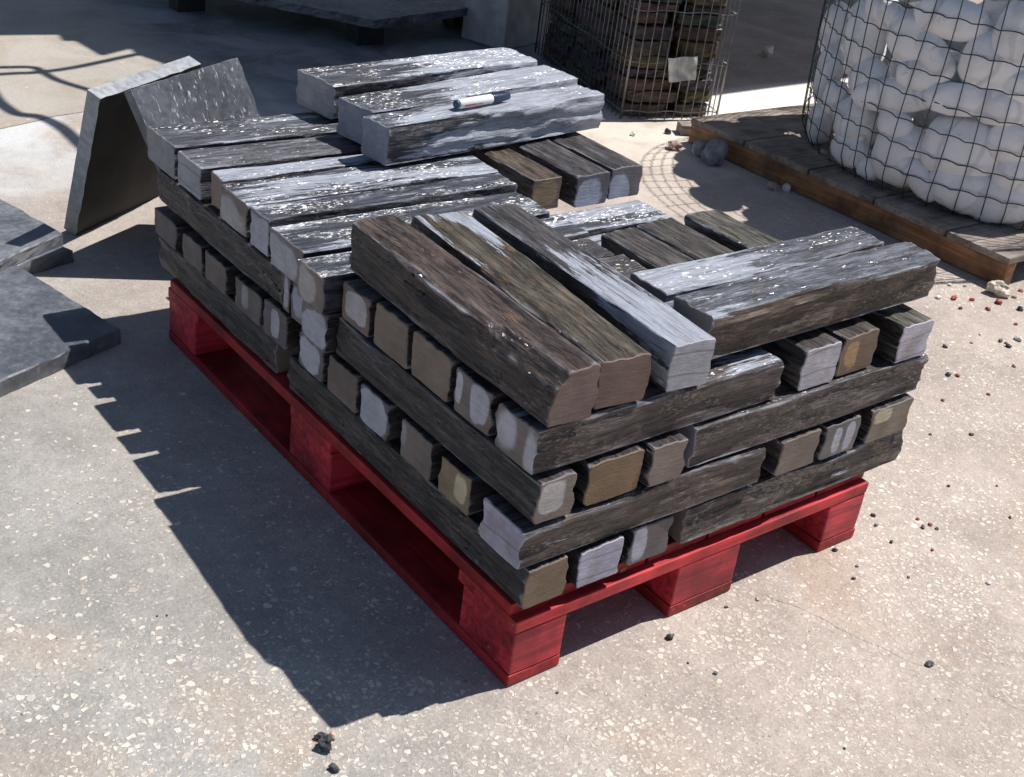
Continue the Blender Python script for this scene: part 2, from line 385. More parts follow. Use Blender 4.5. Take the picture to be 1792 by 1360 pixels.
# ------------------------------------------------------------------ stone beams
SEED = [0]
def ringpts(wd, ht, n):
    # points round the section of a beam, starting bottom left; returns (y, z, ny, nz)
    P = []; nw = 15; nh = 13
    for i in range(nw): P.append((-wd / 2 + wd * i / nw, -ht / 2, 0, -1, 0))
    for i in range(nh): P.append((wd / 2, -ht / 2 + ht * i / nh, 1, 0, 0))
    for i in range(nw): P.append((wd / 2 - wd * i / nw, ht / 2, 0, 1, 0))
    for i in range(nh): P.append((-wd / 2, ht / 2 - ht * i / nh, -1, 0, 0))
    return P

def stone(label, p0, p1, w0, w1, z0, z1, tone=(.085, .075, .068), mixv=(.15, .3, .3), grad=0.0, end=(.20, .175, .15), pcol=(0.413, 0.422, 0.493),
          patch=None, patch2=None, rough=1.0, side=None, sidepale=.12, lam=None, group=None, notch=None, tilt=0.0, cat='stone beam'):
    """riven stone beam between two plan points; its long axis is local x, p0 is the end at local -x"""
    SEED[0] += 1; sd_ = SEED[0] * 7.31
    p0, p1 = Vector(p0), Vector(p1); L = (p1 - p0).length; ang = math.atan2(p1.y - p0.y, p1.x - p0.x)
    z1 -= .0025 if z0 < .44 else 0; w0 -= .004; w1 -= .004
    ht = z1 - z0; M = 110; N = 56
    V = []; Fc = []; fm = []
    for j in range(M + 1):
        t = j / M; x = (t - .5) * L; wd = w0 + (w1 - w0) * t
        R_ = ringpts(wd, ht, N)
        ring0 = len(V)
        for (y, z, ny, nz, s) in R_:
            ridge = fb(x * 5 + sd_, y * 55 + z * 9, z * 60 + sd_, 3)
            big = fb(x * 3 + sd_, y * 12, z * 12 + 5.5 + sd_, 2)
            sq = (noise.noise((x * 6 + sd_, z * 46 + .25 * noise.noise((x * 14, sd_, 0)), y * 6)) + 1) * 3.0
            sf = sq - math.floor(sq); sf = min(1, max(0, (sf - .3) / .4)); step = (math.floor(sq) + sf * sf * (3 - 2 * sf)) / 3.0 - 1
            fine = fb(x * 24 + sd_, y * 120, z * 120, 2)
            top = nz != 0
            d = (ridge * .0022 + big * .0025 + fine * .0009 + (0 if top else step * .0060 * min(1, (ht / 2 - abs(z)) / .008))) * rough - .0022
            # knock the long edges off irregularly
            ey = wd / 2 - abs(y); ez = ht / 2 - abs(z); e = max(ey, ez)
            k = max(0, 1 - max(ey if top else 0, 0 if top else ez) / .007)
            d -= k * k * (.0013 + .0020 * max(0, noise.noise((x * 23 + .37, sd_ + .5, (y > 0) * 5.3 + (z > 0) * 9.6))))
            if nz < 0: d = min(d, 0) * .4
            xx = x
            if j in (0, M): xx = x + (-1 if j == 0 else 1) * 0.0 + noise.noise((y * 20, z * 20, sd_)) * .001
            if top: z2, y2 = z + nz * d, (y if abs(abs(y) - wd / 2) > 1e-6 else y - math.copysign(abs(d) * .8, y))
            else: z2, y2 = (z if abs(abs(z) - ht / 2) > 1e-6 else z - math.copysign(abs(d) * .8, z)), y + ny * d
            if notch:
                nx, ns, nd_ = notch     # the top left edge is broken away towards one end
                q = min(1, max(0, (ns * xx - nx) / .025))
                if q > 0 and y > 0 and z > 0:
                    c_ = q * (nd_ + .5 * nd_ * max(0, (ns * xx - nx) / (L / 2 - nx)) + .12 * noise.noise((xx * 30, z * 40, y * 40)))
                    ex_ = y2 / (wd / 2) + z2 / (ht / 2) - (2 - c_)
                    if ex_ > 0: y2 -= ex_ * .5 * wd / 2; z2 -= ex_ * .5 * ht / 2
            z2 += tilt * t * (1 if nz > 0 or z > 0 else 0)
            V.append(Vector((xx, y2, z2)))
        old = [q.copy() for q in V[ring0:]]
        for i, (y, z, ny, nz, s) in enumerate(R_):
            if wd / 2 - abs(y) < .004 and ht / 2 - abs(z) < .004:
                V[ring0 + i] = (old[i - 1] + old[i] * 2 + old[(i + 1) % N]) / 4
    for j in range(M):
        for i in range(N):
            a = j * N + i; b_ = j * N + (i + 1) % N
            Fc.append((a, a + N, b_ + N, b_)); fm.append(0)
    for j, sgn in ((0, -1), (M, 1)):
        base = len(V); inner = []
        for i in range(N):
            v = V[j * N + i]; inner.append(Vector((v.x + sgn * .0016, v.y * .965, v.z * .965)))
        V.extend(inner); V.append(sum(inner, Vector()) / N + Vector((sgn * .0002, 0, 0)))
        for i in range(N):
            a = j * N + i; b_ = j * N + (i + 1) % N; c = base + i; d = base + (i + 1) % N
            q = (a, b_, d, c) if sgn < 0 else (a, c, d, b_)
            Fc.append(tuple(reversed(q)) if False else q); fm.append(1)
            tr = (c, d, base + N) if sgn < 0 else (d, c, base + N)
            Fc.append(tr); fm.append(1)
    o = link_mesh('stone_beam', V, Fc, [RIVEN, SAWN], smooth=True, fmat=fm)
    me = o.data
    bm = bmesh.new(); bm.from_mesh(me); bmesh.ops.recalc_face_normals(bm, faces=bm.faces)
    for e in bm.edges:
        if len(e.link_faces) == 2 and (e.link_faces[0].material_index != e.link_faces[1].material_index): e.smooth = False
        elif len(e.link_faces) == 2 and e.calc_face_angle(0) > .6: e.smooth = False
    bm.to_mesh(me); bm.free()
    c = (p0 + p1) / 2
    o.location = (c.x, c.y, (z0 + z1) / 2); o.rotation_euler = (0, 0, ang)
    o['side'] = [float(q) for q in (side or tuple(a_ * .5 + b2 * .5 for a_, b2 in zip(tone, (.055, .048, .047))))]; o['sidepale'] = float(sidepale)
    o['lam'] = float(lam if lam is not None else (.35 if min(end) > .3 else .06))
    o['tone'] = [float(q) for q in tone]; o['mixv'] = [float(q) for q in mixv]; o['grad'] = float(grad)
    o['endcol'] = [float(q) for q in end]; o['patchcol'] = [float(q) for q in pcol]
    pt = patch or (0, 0, .0001, .0001)
    o['patch'] = [float(pt[0] * w0), float(pt[1] * ht), float(max(pt[2] * w0, 1e-4))]; o['patchz'] = float(max(pt[3] * ht, 1e-4))
    p2 = patch2 or (9, 9, .01); o['patch2'] = [float(p2[0] * w0), float(p2[1] * ht), float(max(p2[2] * w0, 1e-4))]
    tag(o, label, cat, group)
    return o

# layer heights
Z = {1: (.1445, .2175), 2: (.2185, .2905), 3: (.2920, .3650), 4: (.3670, .4400), 5: (.4425, .5200)}
TAN, GREY, PALE, BRN = (.175, .146, .124), (.145, .138, .142), (.40, .41, .48), (.17, .135, .10)
DK, DB, DG = (.062, .056, .057), (.080, .064, .056), (.050, .060, .077)
G1 = 'stone beams stacked crosswise on the red pallet'
FULL = (0, 0, .56, .56)
def SX(label, y0, y1, lay, x0=0., x1=.5, **k):      # beam along x, sawn end showing on the long left side
    k.setdefault('group', G1); k.setdefault('tone', DK)
    z0, z1 = Z[lay]; yc = (y0 + y1) / 2
    dz = k.pop('dz', 0); ry = k.pop('ry', 0)
    return stone(label, (x0, yc), (x1, yc + ry), y1 - y0, y1 - y0, z0, z1 + dz, **k)
def SY(label, x0, x1, lay, y0=0., y1=.5, **k):      # beam along y, sawn end showing on the short front side
    k.setdefault('group', G1); k.setdefault('tone', DK)
    z0, z1 = Z[lay]; xc = (x0 + x1) / 2; dz = k.pop('dz', 0)
    return stone(label, (xc, y0), (xc, y1), x1 - x0, x1 - x0, z0, z1 + dz, **k)

# --- bottom layer
SY('tan-ended stone beam at the front corner of the bottom layer, directly on the red pallet', .001, .083, 1, 0, .69, end=(.19, .145, .09), mixv=(.05, .5, .2), tone=(.08, .07, .06))
SY('long dark stone beam of the bottom layer along the far half of the left side', .002, .095, 1, .745, 1.25, tone=(.075, .07, .062), mixv=(.05, .2, .1))
SY('pale grey-ended stone beam second from the front corner in the bottom layer', .100, .190, 1, 0, .5, end=PALE, pcol=PALE, dz=-.002)
SY('grey stone beam with one white dry streak on its end, third from the front corner, bottom layer', .203, .292, 1, .004, .5, patch=(.26, .0, .16, .4), end=GREY)
SX('long rough stone beam of the bottom layer on the right half of the front side', .0, .09, 1, .322, .866, tone=(.08, .07, .062), side=(.074, .058, .050), sidepale=.25, mixv=(.4, .2, .9), rough=1.5)
# --- second layer
SX('long rough stone beam of the second layer reaching the front corner, white sawn end with a dark line', -.004, .098, 2, -.012, .47, end=PALE, pcol=PALE, mixv=(.12, .4, .25), tone=(.075, .062, .055), side=(.074, .056, .047))
SX('tan stone end with a cream spot, second from the front corner in the second layer, left side', .135, .222, 2, end=(.25, .20, .13), pcol=(0.580, 0.500, 0.360), patch=(-.20, -.05, .22, .36), dz=-.004)
SX('grey-brown stone end with faint pale left edge, third from the corner, second layer, left side', .236, .327, 2, end=(.19, .17, .15), pcol=(0.340, 0.340, 0.350), patch=(.42, .1, .12, .3))
SX('white stone end with dark drips, fourth from the corner, second layer, left side', .356, .446, 2, end=GREY, pcol=(0.430, 0.440, 0.521), patch=(.05, .0, .5, .52))
SX('plain tan stone end, fifth from the corner, second layer, left side', .452, .552, 2, end=TAN)
SX('grey stone end with a broad white dry patch, under the narrow pale ends, second layer, left side', .565, .650, 2, end=(.15, .14, .135), pcol=(0.447, 0.458, 0.539), patch=(.0, -.02, .40, .40), dz=-.003)
SX('dark stone end with small blurred pale patch, middle of the second layer, left side', .690, .782, 2, end=(.14, .13, .135), pcol=(0.400, 0.400, 0.460), patch=(-.02, .05, .18, .38))
SX('dark stone end with a narrow pale streak, right of a wide gap, second layer, left side', .788, .895, 2, dz=-.006,  end=(.14, .135, .125), pcol=(0.340, 0.340, 0.360), patch=(.08, .12, .12, .34))
SX('plain grey-tan stone end third from the far corner, second layer, left side', .930, 1.024, 2, end=(.165, .148, .132), dz=-.009)
SX('plain grey-tan stone end second from the far corner, second layer, left side', 1.031, 1.124, 2, dz=-.011,  end=(.17, .155, .135))
SX('dark grey stone end at the far corner of the second layer, left side', 1.150, 1.262, 2, end=(.15, .14, .13), dz=-.012)
SY('grey-tan stone end with rounded top, first right of the gap, second layer, front side', .505, .608, 2, end=(.19, .165, .13), tone=(.09, .075, .06))
SY('grey stone end with three white dry streaks, second layer, front side', .613, .712, 2, end=(.16, .155, .15), pcol=(0.430, 0.440, 0.502), patch=(-.22, 0, .11, .38), patch2=(.12, 0, .12))
SY('greenish tan stone end with a cream spot at the right corner of the second layer, front side', 0.735, .855, 2, end=(.20, .185, .14), pcol=(0.500, 0.440, 0.320), patch=(.22, .2, .2, .2))
# --- third layer
SY('long stone beam of the third layer on the left side, front end grey with a white oval patch', -.002, .070, 3, 0, .528, end=(.20, .175, .15), pcol=(0.447, 0.414, 0.409), patch=(.1, .1, .32, .34), mixv=(.05, .15, .1))
SY('wide ochre-brown stone end with chamfered left corner, third layer, front side', .088, .196, 3, .002, .5, end=(.19, .135, .075))
SY('plain grey-brown stone end beside the ochre one, third layer, front side', .202, .278, 3, -.004, .5, end=(.20, .17, .14))
SX('long striated stone beam of the third layer on the right half of the front side', .0, .095, 3, .302, .862, tone=(.08, .07, .062), side=(.074, .057, .050), sidepale=.25, mixv=(.35, .15, .3), end=(.30, .30, .33), rough=1.3, dz=.004)
SX('narrow stone end with a white wedge patch, first of three on the left side of the third layer', .533, .622, 3, -.014, .49, end=(.17, .16, .16), pcol=(0.413, 0.422, 0.502), patch=(0, 0, .46, .5))
SX('narrow grey stone end with mottled white patch, middle of three on the left side of the third layer', .628, .683, 3, 0, .5, end=(.15, .145, .15), pcol=(0.361, 0.378, 0.465), patch=(0, 0, .42, .44))
SX('thin stone end with pale streak, last of three on the left side of the third layer', .687, .716, 3, .002, .5, end=(.15, .145, .15), pcol=(0.400, 0.410, 0.470), patch=(0, .1, .36, .4))
SY('long dark stone beam of the third layer along the far half of the left side', -.002, .1, 3, .722, 1.242, tone=(.065, .055, .052), mixv=(.05, .25, .25))
SX('glittering grey stone beam one level down, in front of the three short beams on the right', .662, .772, 3, .37, .868, tone=DG, mixv=(.85, .05, 1.0), dz=.003)
SX('grey stone beam one level down, in the recess behind the dark brown tops', .545, .655, 3, .37, .87, tone=DG, mixv=(.7, .05, .8))
# --- fourth layer, near half
SX('long rough stone beam of the fourth layer at the front corner, left end with two white patches', .006, .100, 4, -.004, .472, end=(.18, .165, .15), pcol=(0.447, 0.440, 0.502), patch=(.20, 0, .22, .42), patch2=(-.36, -.05, .13), tone=(.072, .062, .058), side=(.068, .052, .046), mixv=(.5, .2, .5), rough=1.2)
SX('stone end with two white dry panels, second from the front corner, fourth layer, left side', .110, .205, 4, end=(.17, .155, .14), pcol=(0.447, 0.449, 0.512), patch=(-.16, -.04, .24, .40), patch2=(.38, .06, .09))
SX('plain tan stone end, third from the front corner, fourth layer, left side', .214, .318, 4, end=(.20, .165, .13), dz=.004)
SX('plain olive-tan stone end, fourth from the front corner, fourth layer, left side', .322, .424, 4, end=(.19, .16, .125), dz=.003)
SX('brown stone end with a white shield-shaped patch, under the tall leaning row, fourth layer', .432, .520, 4, end=(.18, .145, .12), pcol=(0.430, 0.405, 0.437), patch=(.02, .05, .36, .34), dz=-.004)
SY('white-ended stone beam beside the gap, fourth layer, front side', .522, .614, 4, .012, .505, end=(.46, .47, .50), pcol=(0.396, 0.414, 0.465), tone=(.085, .075, .066), mixv=(.05, .1, .1), dz=.004)
SY('brown-ended stone beam with an orange stain, fourth layer, front side', .620, .718, 4, .018, .515, end=(.19, .14, .10), pcol=(0.380, 0.250, 0.120), patch=(.2, 0, .2, .34), tone=(.08, .072, .06), mixv=(.05, .15, .1), dz=.003)
SY('white-ended stone beam with wavy grey lines at the right corner of the fourth layer, front side', .758, .852, 4, .006, .526, end=(.42, .43, .46), pcol=(0.361, 0.378, 0.428), tone=(.115, .11, .085), mixv=(.35, .2, .2))
# --- fourth layer, far half: seven glittering beams
FT = 'row of glittering beams across the far half of the stack'
SX('farthest beam of the glittering row, pale band along its front edge, beside the leaning slabs', 1.152, 1.290, 4, .0, .60, tone=(.085, .092, .105), mixv=(.60, .05, .35), end=(.22, .22, .25), pcol=(0.280, 0.280, 0.310), patch=FULL, grad=.3, group=G1)
SX('smooth dull grey beam second from the far end of the glittering row', 1.038, 1.146, 4, .0, .55, tone=(.125, .13, .14), mixv=(.12, .05, .15), end=(.34, .35, .39), pcol=(0.340, 0.350, 0.390), patch=FULL, rough=.5, dz=-.002)
SX('narrow grey beam between the smooth grey one and the white-ended one of the glittering row', .972, 1.028, 4, .014, .56, tone=(.075, .083, .095), mixv=(.85, .05, .3), end=(.24, .21, .18), dz=-.004)
SX('beam with a dark-topped cream end, fourth in the glittering row', .848, .962, 4, .0, .55, tone=DG, mixv=(.75, .05, .7), end=(.20, .18, .16), pcol=(0.413, 0.405, 0.419), patch=(.1, -.15, .46, .42), dz=-.002)
SX('beam with white notched end, fifth in the glittering row', .762, .838, 4, -.002, .532, tone=DG, mixv=(.55, .05, 1.3), end=(.20, .2, .22), pcol=(0.396, 0.405, 0.474), patch=(.05, -.05, .6, .48), dz=.002)
SX('broad sparkling beam with a white wavy-edged end, sixth in the glittering row', .630, .752, 4, -.008, .512, tone=DG, mixv=(.55, .05, 1.4), end=(.20, .19, .18), pcol=(0.413, 0.414, 0.456), patch=(.08, -.08, .42, .46), dz=-.002)
SX('nearest beam of the glittering row, beside the tall brown beams', .527, .622, 4, -.025, .52, tone=DG, mixv=(.6, .05, 1.4), end=(.20, .175, .15), pcol=(0.430, 0.405, 0.409), patch=(.12, -.05, .30, .46), dz=-.004)
# --- short beams on the far right
SY('short brown beam with an ochre end, leftmost of the three behind the recess', .578, .660, 4, .778, 1.26, tone=(.10, .078, .055), mixv=(.05, .4, .15), end=(.16, .13, .10), pcol=(.26, .19, .11), patch=(.1, 0, .4, .4))
SY('short dark beam with a white end crossed by dark drips, middle of the three behind the recess', .682, .778, 4, .765, 1.26, tone=(.075, .07, .068), mixv=(.05, .1, .2), end=(.11, .115, .13), pcol=(0.378, 0.405, 0.484), patch=(.08, -.06, .40, .46))
SY('short dark beam with a half white end, rightmost of the three behind the recess', .786, .882, 4, .778, 1.27, tone=(.08, .075, .072), mixv=(.05, .1, .2), end=(.14, .14, .15), pcol=(0.361, 0.387, 0.465), patch=(.18, -.18, .34, .42))
# --- fifth layer
z5 = Z[5]
stone('tall rough brown beam on top at the front corner, nearest the camera', (.038, .002), (.054, .527), .083, .092, .4430, .5270, tone=(.080, .060, .048), side=(.062, .048, .042), mixv=(.12, .5, .25), end=(.165, .125, .105), rough=1.5, group=G1, notch=(.10, -1, .60))
stone('olive brown beam with a pale streak on top, second from the front corner', (.131, .010), (.178, .526), .094, .104, .4430, .5190, tone=(.085, .072, .048), mixv=(.42, .6, .15), grad=.7, end=(.165, .118, .092), rough=1.1, group=G1)
stone('grey beam on top with a pale front half and light grey sawn end, third from the front corner', (.2535, .004), (.290, .523), .086, .096, .4430, .5200, tone=(.080, .074, .070), mixv=(.55, .1, .1), grad=-1.2, end=(.42, .41, .43), pcol=(0.378, 0.378, 0.419), patch=FULL, rough=.8, group=G1)
stone('thick grey-topped beam with rusty rough side on top at the right front', (.318, .077), (.872, .083), .088, .082, .4520, .5300, tone=(.098, .108, .124), side=(.095, .066, .044), sidepale=.22, mixv=(.34, .45, .12), grad=-.3, rough=1.6, end=(.18, .17, .16), group=G1)
stone('grey beam on top behind the rusty-sided one, right part of the stack', (.330, .183), (.862, .190), .092, .088, .4430, .5180, tone=(.098, .108, .124), mixv=(.50, .1, .3), grad=-1.3, end=(.2, .2, .2), group=G1)
GM = 'three pale-topped beams lying across the far end'
stone('pale-topped beam with layered craggy front side, nearest of the three behind, the marker pen lies on it', (.322, .957), (.922, 1.027), .088, .098, .4420, .5240, tone=(.075, .083, .098), side=(.050, .050, .056), sidepale=1.0, mixv=(1.05, .05, .25), grad=.9, end=(.30, .31, .37), pcol=(0.300, 0.310, 0.370), patch=FULL, rough=1.7, group=G1)
stone('pale-topped beam in the middle of the three lying across the far end', (.342, 1.070), (.948, 1.166), .112, .126, .4420, .5220, tone=(.062, .070, .084), sidepale=.6, mixv=(.95, .05, .9), grad=1.3, end=(.30, .31, .37), pcol=(0.300, 0.310, 0.370), patch=FULL, group=G1)
stone('farthest beam of the three lying across the far end, split white end, overhanging the stack', (.358, 1.262), (.952, 1.330), .138, .132, .4420, .5200, tone=(.062, .070, .084), sidepale=.5, mixv=(.80, .10, 1.1), grad=1.3, end=(.28, .28, .31), pcol=(0.360, 0.360, 0.390), patch=FULL, rough=1.4, group=G1)

# ------------------------------------------------------------------ marker pen
a = pix((797, 183), .5345); b_ = pix((889, 168), .5345)
pen = tag(empty('marker_pen', (a + b_) / 2, math.atan2(b_.y - a.y, b_.x - a.x)), 'white marker pen with dark blue cap lying on the pale-topped beam', 'marker pen')
PL = (b_ - a).length
def lathe(name, prof, mat, parent, n=24):
    V = []; Fc = []
    for (x, r) in prof:
        for i in range(n):
            t = 2 * math.pi * i / n; V.append((x, r * math.cos(t), r * math.sin(t)))
    for j in range(len(prof) - 1):
        for i in range(n):
            Fc.append((j * n + i, j * n + (i + 1) % n, (j + 1) * n + (i + 1) % n, (j + 1) * n + i))
    Fc.append(tuple(range(n - 1, -1, -1))); Fc.append(tuple((len(prof) - 1) * n + i for i in range(n)))
    return link_mesh(name, V, Fc, mat, parent, True)
h = PL / 2; r = .0100
lathe('barrel', [(-h + .006, r * .93), (-h + .008, r), (h - .052, r), (h - .050, r * .94)], PENW, pen)
lathe('end_plug', [(-h, r * .75), (-h + .001, r * .86), (-h + .006, r * .86)], PENE, pen)
lathe('cap', [(h - .050, r * .97), (h - .046, r), (h - .012, r * .9), (h, r * .8)], PENB, pen)
V = []; Fc = []
def strip(x0, x1, t0, t1):
    k = len(V)
    for x in (x0, x1):
        for t in (t0, (t0 + t1) / 2, t1): V.append((x, (r + .0003) * math.cos(t), (r + .0003) * math.sin(t)))
    Fc.append((k, k + 1, k + 4, k + 3)); Fc.append((k + 1, k + 2, k + 5, k + 4))
rnd = random.Random(4)
x = -h + .018
while x < h - .066:
    wl = rnd.uniform(.0016, .0042); t0 = math.radians(-152) + rnd.uniform(-.03, .03) + math.pi * 1.0
    t0 = math.radians(205) - math.radians(360)
    if not (-.006 < x < .012):
        strip(x, x + wl, t0 + rnd.uniform(-.1, .05), t0 - rnd.uniform(.22, .42))
    x += wl + rnd.uniform(.0006, .0014)
strip(-h + .016, -h + .052, math.radians(-172), math.radians(-176)); strip(-h + .016, h - .062, math.radians(-150), math.radians(-147))
link_mesh('printed_lettering', V, Fc, PENR, pen)
box_mesh('cap_clip', h - .048, h - .012, -.0015, .0015, r - .001, r + .0025, PENB, pen, .0005)

# ------------------------------------------------------------------ slabs on the left
def prism(name, top, z0s, z1s, mats, parent=None, seed=0, amp=.003, sub=26, edge_mat=1):
    """slab with an outline given in plan (list of xy), bottom z0s / top z1s"""
    pts = []; n = len(top)
    for i in range(n):
        p, q = Vector(top[i]), Vector(top[(i + 1) % n]); m = max(2, int((q - p).length / .02))
        nrm = Vector((q.y - p.y, p.x - q.x)).normalized()
        for k in range(m):
            t = k / m; e = p.lerp(q, t)
            pts.append(e + nrm * amp * noise.noise((e.x * 22, e.y * 22, seed)))
    N = len(pts); c = sum(pts, Vector((0, 0))) / N
    V = []; Fc = []; fm = []
    rows = [(z0s, .0, 0), (z0s + (z1s - z0s) * .3, .0, 1), (z0s + (z1s - z0s) * .65, .0, 2), (z1s - .003, 0, 3), (z1s, .003, 4)]
    for z, ins, k in rows:
        for p in pts:
            d = (p - c).normalized(); j = noise.noise((p.x * 45, p.y * 45, k * 3.1 + seed)) * amp * .8
            q = p - d * (ins + .002 + j); V.append((q.x, q.y, z))
    for j in range(4):
        for i in range(N): Fc.append((j * N + i, j * N + (i + 1) % N, (j + 1) * N + (i + 1) % N, (j + 1) * N + i)); fm.append(edge_mat)
    Fc.append(tuple(range(N - 1, -1, -1))); fm.append(0); Fc.append(tuple(4 * N + i for i in range(N))); fm.append(0)
    cz = (z0s + z1s) / 2
    V = [(v[0] - c.x, v[1] - c.y, v[2] - cz) for v in V]
    o = link_mesh(name, V, Fc, mats, parent, False, fm)
    bm = bmesh.new(); bm.from_mesh(o.data); bmesh.ops.recalc_face_normals(bm, faces=bm.faces); bm.to_mesh(o.data); bm.free()
    o.location = (c.x, c.y, cz)
    return o
v2 = lambda u, z: tuple(pix(u, z).xy)
A = Vector((-.094, 1.218)); e1 = (Vector(v2((0, 668), .035)) - A).normalized(); e2 = (Vector(v2((35, 465), .035)) - A).normalized()
tag(prism('stone_slab', [A, A + e2 * .42, A + e2 * .42 + e1 * .62, A + e1 * .62], .001, .035, [SLAB, SLAB_E], seed=3),
    'large dark grey flat slab on the ground at the left edge, crossed by the stack shadow', 'stone slab', 'flat dark slabs on the ground at the left')
A = Vector(v2((128, 436), .034)); B = Vector(v2((0, 300), .04)); D = Vector(v2((20, 467), .034))
e2 = Vector((-.10, .42)).normalized(); e1 = (D - A).normalized()
tag(prism('stone_slab', [A, A + e2 * .45, A + e2 * .45 + e1 * .6, A + e1 * .6], .001, .032, [SLAB, SLAB_E], seed=5, amp=.006),
    'lower of the two stacked slabs behind at the left edge, rough mottled front edge', 'stone slab', 'flat dark slabs on the ground at the left')
A = Vector(v2((112, 408), .06)); e1 = (Vector(v2((15, 450), .06)) - A).normalized()
tag(prism('stone_slab', [A, A + e2 * .42, A + e2 * .42 + e1 * .6, A + e1 * .6], .0335, .060, [SLAB, SLAB_E], seed=8, amp=.005),
    'upper of the two stacked slabs at the left edge, pale scuffed top', 'stone slab', 'flat dark slabs on the ground at the left')

# leaning pair
def lean_slab(label, p_top, d_top, foot_off, L, th, ztop, mats, s):
    """slab standing on edge: its top edge starts at p_top and runs d_top; foot_off is the plan offset of the foot"""
    t = Vector((p_top[0], p_top[1], ztop)); f = Vector((p_top[0] + foot_off[0], p_top[1] + foot_off[1], .004))
    X = Vector((d_top[0], d_top[1], 0)).normalized(); Yv = (f - t); H = Yv.length; Yv.normalize()
    Nv = X.cross(Yv).normalized()
    nx, ny = 18, 18; V = []; Fc = []; fm = []
    for side in (0, 1):
        for j in range(ny + 1):
            for i in range(nx + 1):
                x = L * i / nx; y = H * j / ny; ed = i in (0, nx) or j in (0, ny)
                k = noise.noise((x * 25 + s, y * 25, side * 5)) * (.0025 if ed else .0012)
                xx = x + (k if i in (0, nx) else 0); yy = y + (k if j == 0 else 0)
                V.append((xx - L / 2, yy - H / 2, (th / 2 + k) * (1 if side else -1)))
    n1 = (nx + 1) * (ny + 1)
    for side in (0, 1):
        for j in range(ny):
            for i in range(nx):
                a = side * n1 + j * (nx + 1) + i
                Fc.append((a, a + 1, a + nx + 2, a + nx + 1)); fm.append(0)
    rim = [i for i in range(nx + 1)] + [j * (nx + 1) + nx for j in range(1, ny + 1)] + [ny * (nx + 1) + i for i in range(nx - 1, -1, -1)] + [j * (nx + 1) for j in range(ny - 1, 0, -1)]
    for k in range(len(rim)):
        a, b2 = rim[k], rim[(k + 1) % len(rim)]; Fc.append((a, b2, b2 + n1, a + n1)); fm.append(1)
    o = link_mesh('leaning_slab', V, Fc, mats, None, False, fm)
    bm = bmesh.new(); bm.from_mesh(o.data); bmesh.ops.recalc_face_normals(bm, faces=bm.faces); bm.to_mesh(o.data); bm.free()
    ctr = (t + f) / 2 + X * L / 2
    Mi = Matrix((X, Yv, Nv)).transposed()
    for v_ in o.data.vertices: v_.co = Mi @ v_.co
    o.location = ctr
    tag(o, label, 'stone slab', 'two slabs leaning together')
lean_slab('grey slab with white scratches leaning against another behind the stack', (.066, 1.556), (.36, .195), (.13, -.125), .388, .022, .42, [SLAB_S, SLAB_E], 1.0)
lean_slab('thick dark slab leaning from the left under the scratched one, bright top edge', (.010, 1.603), (.32, .20), (-.005, .190), .385, .036, .402, [SLAB_D, SLAB_L], 4.0)

# ------------------------------------------------------------------ wooden pallet and round gabion at the right
PX0, PX1, PY0, PY1, PT = 2.165, 3.54, .585, 1.855, .090
wp = tag(empty('wooden_pallet', (0, 0, 0)), 'weathered brown timber pallet under the round basket of white boulders', 'pallet')
for x0, x1 in ((PX0, PX0 + .045), ((PX0 + PX1) / 2 - .022, (PX0 + PX1) / 2 + .022), (PX1 - .045, PX1)):
    box_mesh('stringer', x0, x1, PY0 + .006, PY1 - .004, .002, PT - .020, WOODS, wp, .003, .0015)
ys = [PY0, .80, 1.06, 1.32, 1.60, PY1]
for i in range(5): box_mesh('deck_board', PX0 - .006, PX1 + .006, ys[i] + .004, ys[i + 1] - .004, PT - .0195, PT + .001 * (i % 2), WOODT, wp, .002, .0008)

GC = Vector((2.850, 1.150)); GR = .625; GZ0, GZF, GZM = PT + .004, 1.06, 1.15
rg = tag(empty('wire_gabion', (GC.x, GC.y, GZ0)), 'round green wire mesh basket holding white boulders on the timber pallet', 'gabion basket')
def gr(t, z):                          # the basket is a little out of round and bulges
    return GR * (1 + .035 * math.sin(2 * t + .6) + .02 * math.sin(3 * t + 2)) * (1 + .03 * math.sin((z - GZ0) * 3.0)) * (.965 if z < GZ0 + .03 else 1)
def tubes(name, paths, rad, mat, parent=None, n=5, closed=False):
    V = []; Fc = []
    for P in paths:
        m = len(P); k0 = len(V)
        for i, p in enumerate(P):
            a = P[(i - 1) % m] if closed else P[max(0, i - 1)]; b2 = P[(i + 1) % m] if closed else P[min(m - 1, i + 1)]
            d = (b2 - a).normalized(); s = d.cross(Vector((0, 0, 1)))
            if s.length < .1: s = d.cross(Vector((1, 0, 0)))
            s.normalize(); u = s.cross(d)
            for k in range(n):
                t = 2 * math.pi * k / n; V.append(p + (s * math.cos(t) + u * math.sin(t)) * rad)
        for i in range(m if closed else m - 1):
            j = (i + 1) % m
            for k in range(n): Fc.append((k0 + i * n + k, k0 + i * n + (k + 1) % n, k0 + j * n + (k + 1) % n, k0 + j * n + k))
        if not closed:
            Fc.append(tuple(k0 + k for k in range(n - 1, -1, -1))); Fc.append(tuple(k0 + (m - 1) * n + k for k in range(n)))
    return link_mesh(name, V, Fc, mat, parent, True)
paths = []; NV = 56; rows = []
z = GZ0
while z < GZM + .01: rows.append(z); z += .0775
lx = lambda t, z, r_: Vector((r_ * math.cos(t), r_ * math.sin(t), z - GZ0))
for z in rows:
    P = []
    for i in range(NV * 4):
        t = 2 * math.pi * i / (NV * 4); ph = i % 4
        off = {0: 0, 1: .0035, 2: .0015, 3: -.0025}[ph]
        zz = z + off + .008 * math.sin(t * 2 + z * 9) + .006 * noise.noise((t * 4, z * 8, 0))
        P.append(lx(t, zz, gr(t, z) + .002 * (1 if ph % 2 else -1)))
    paths.append(P)
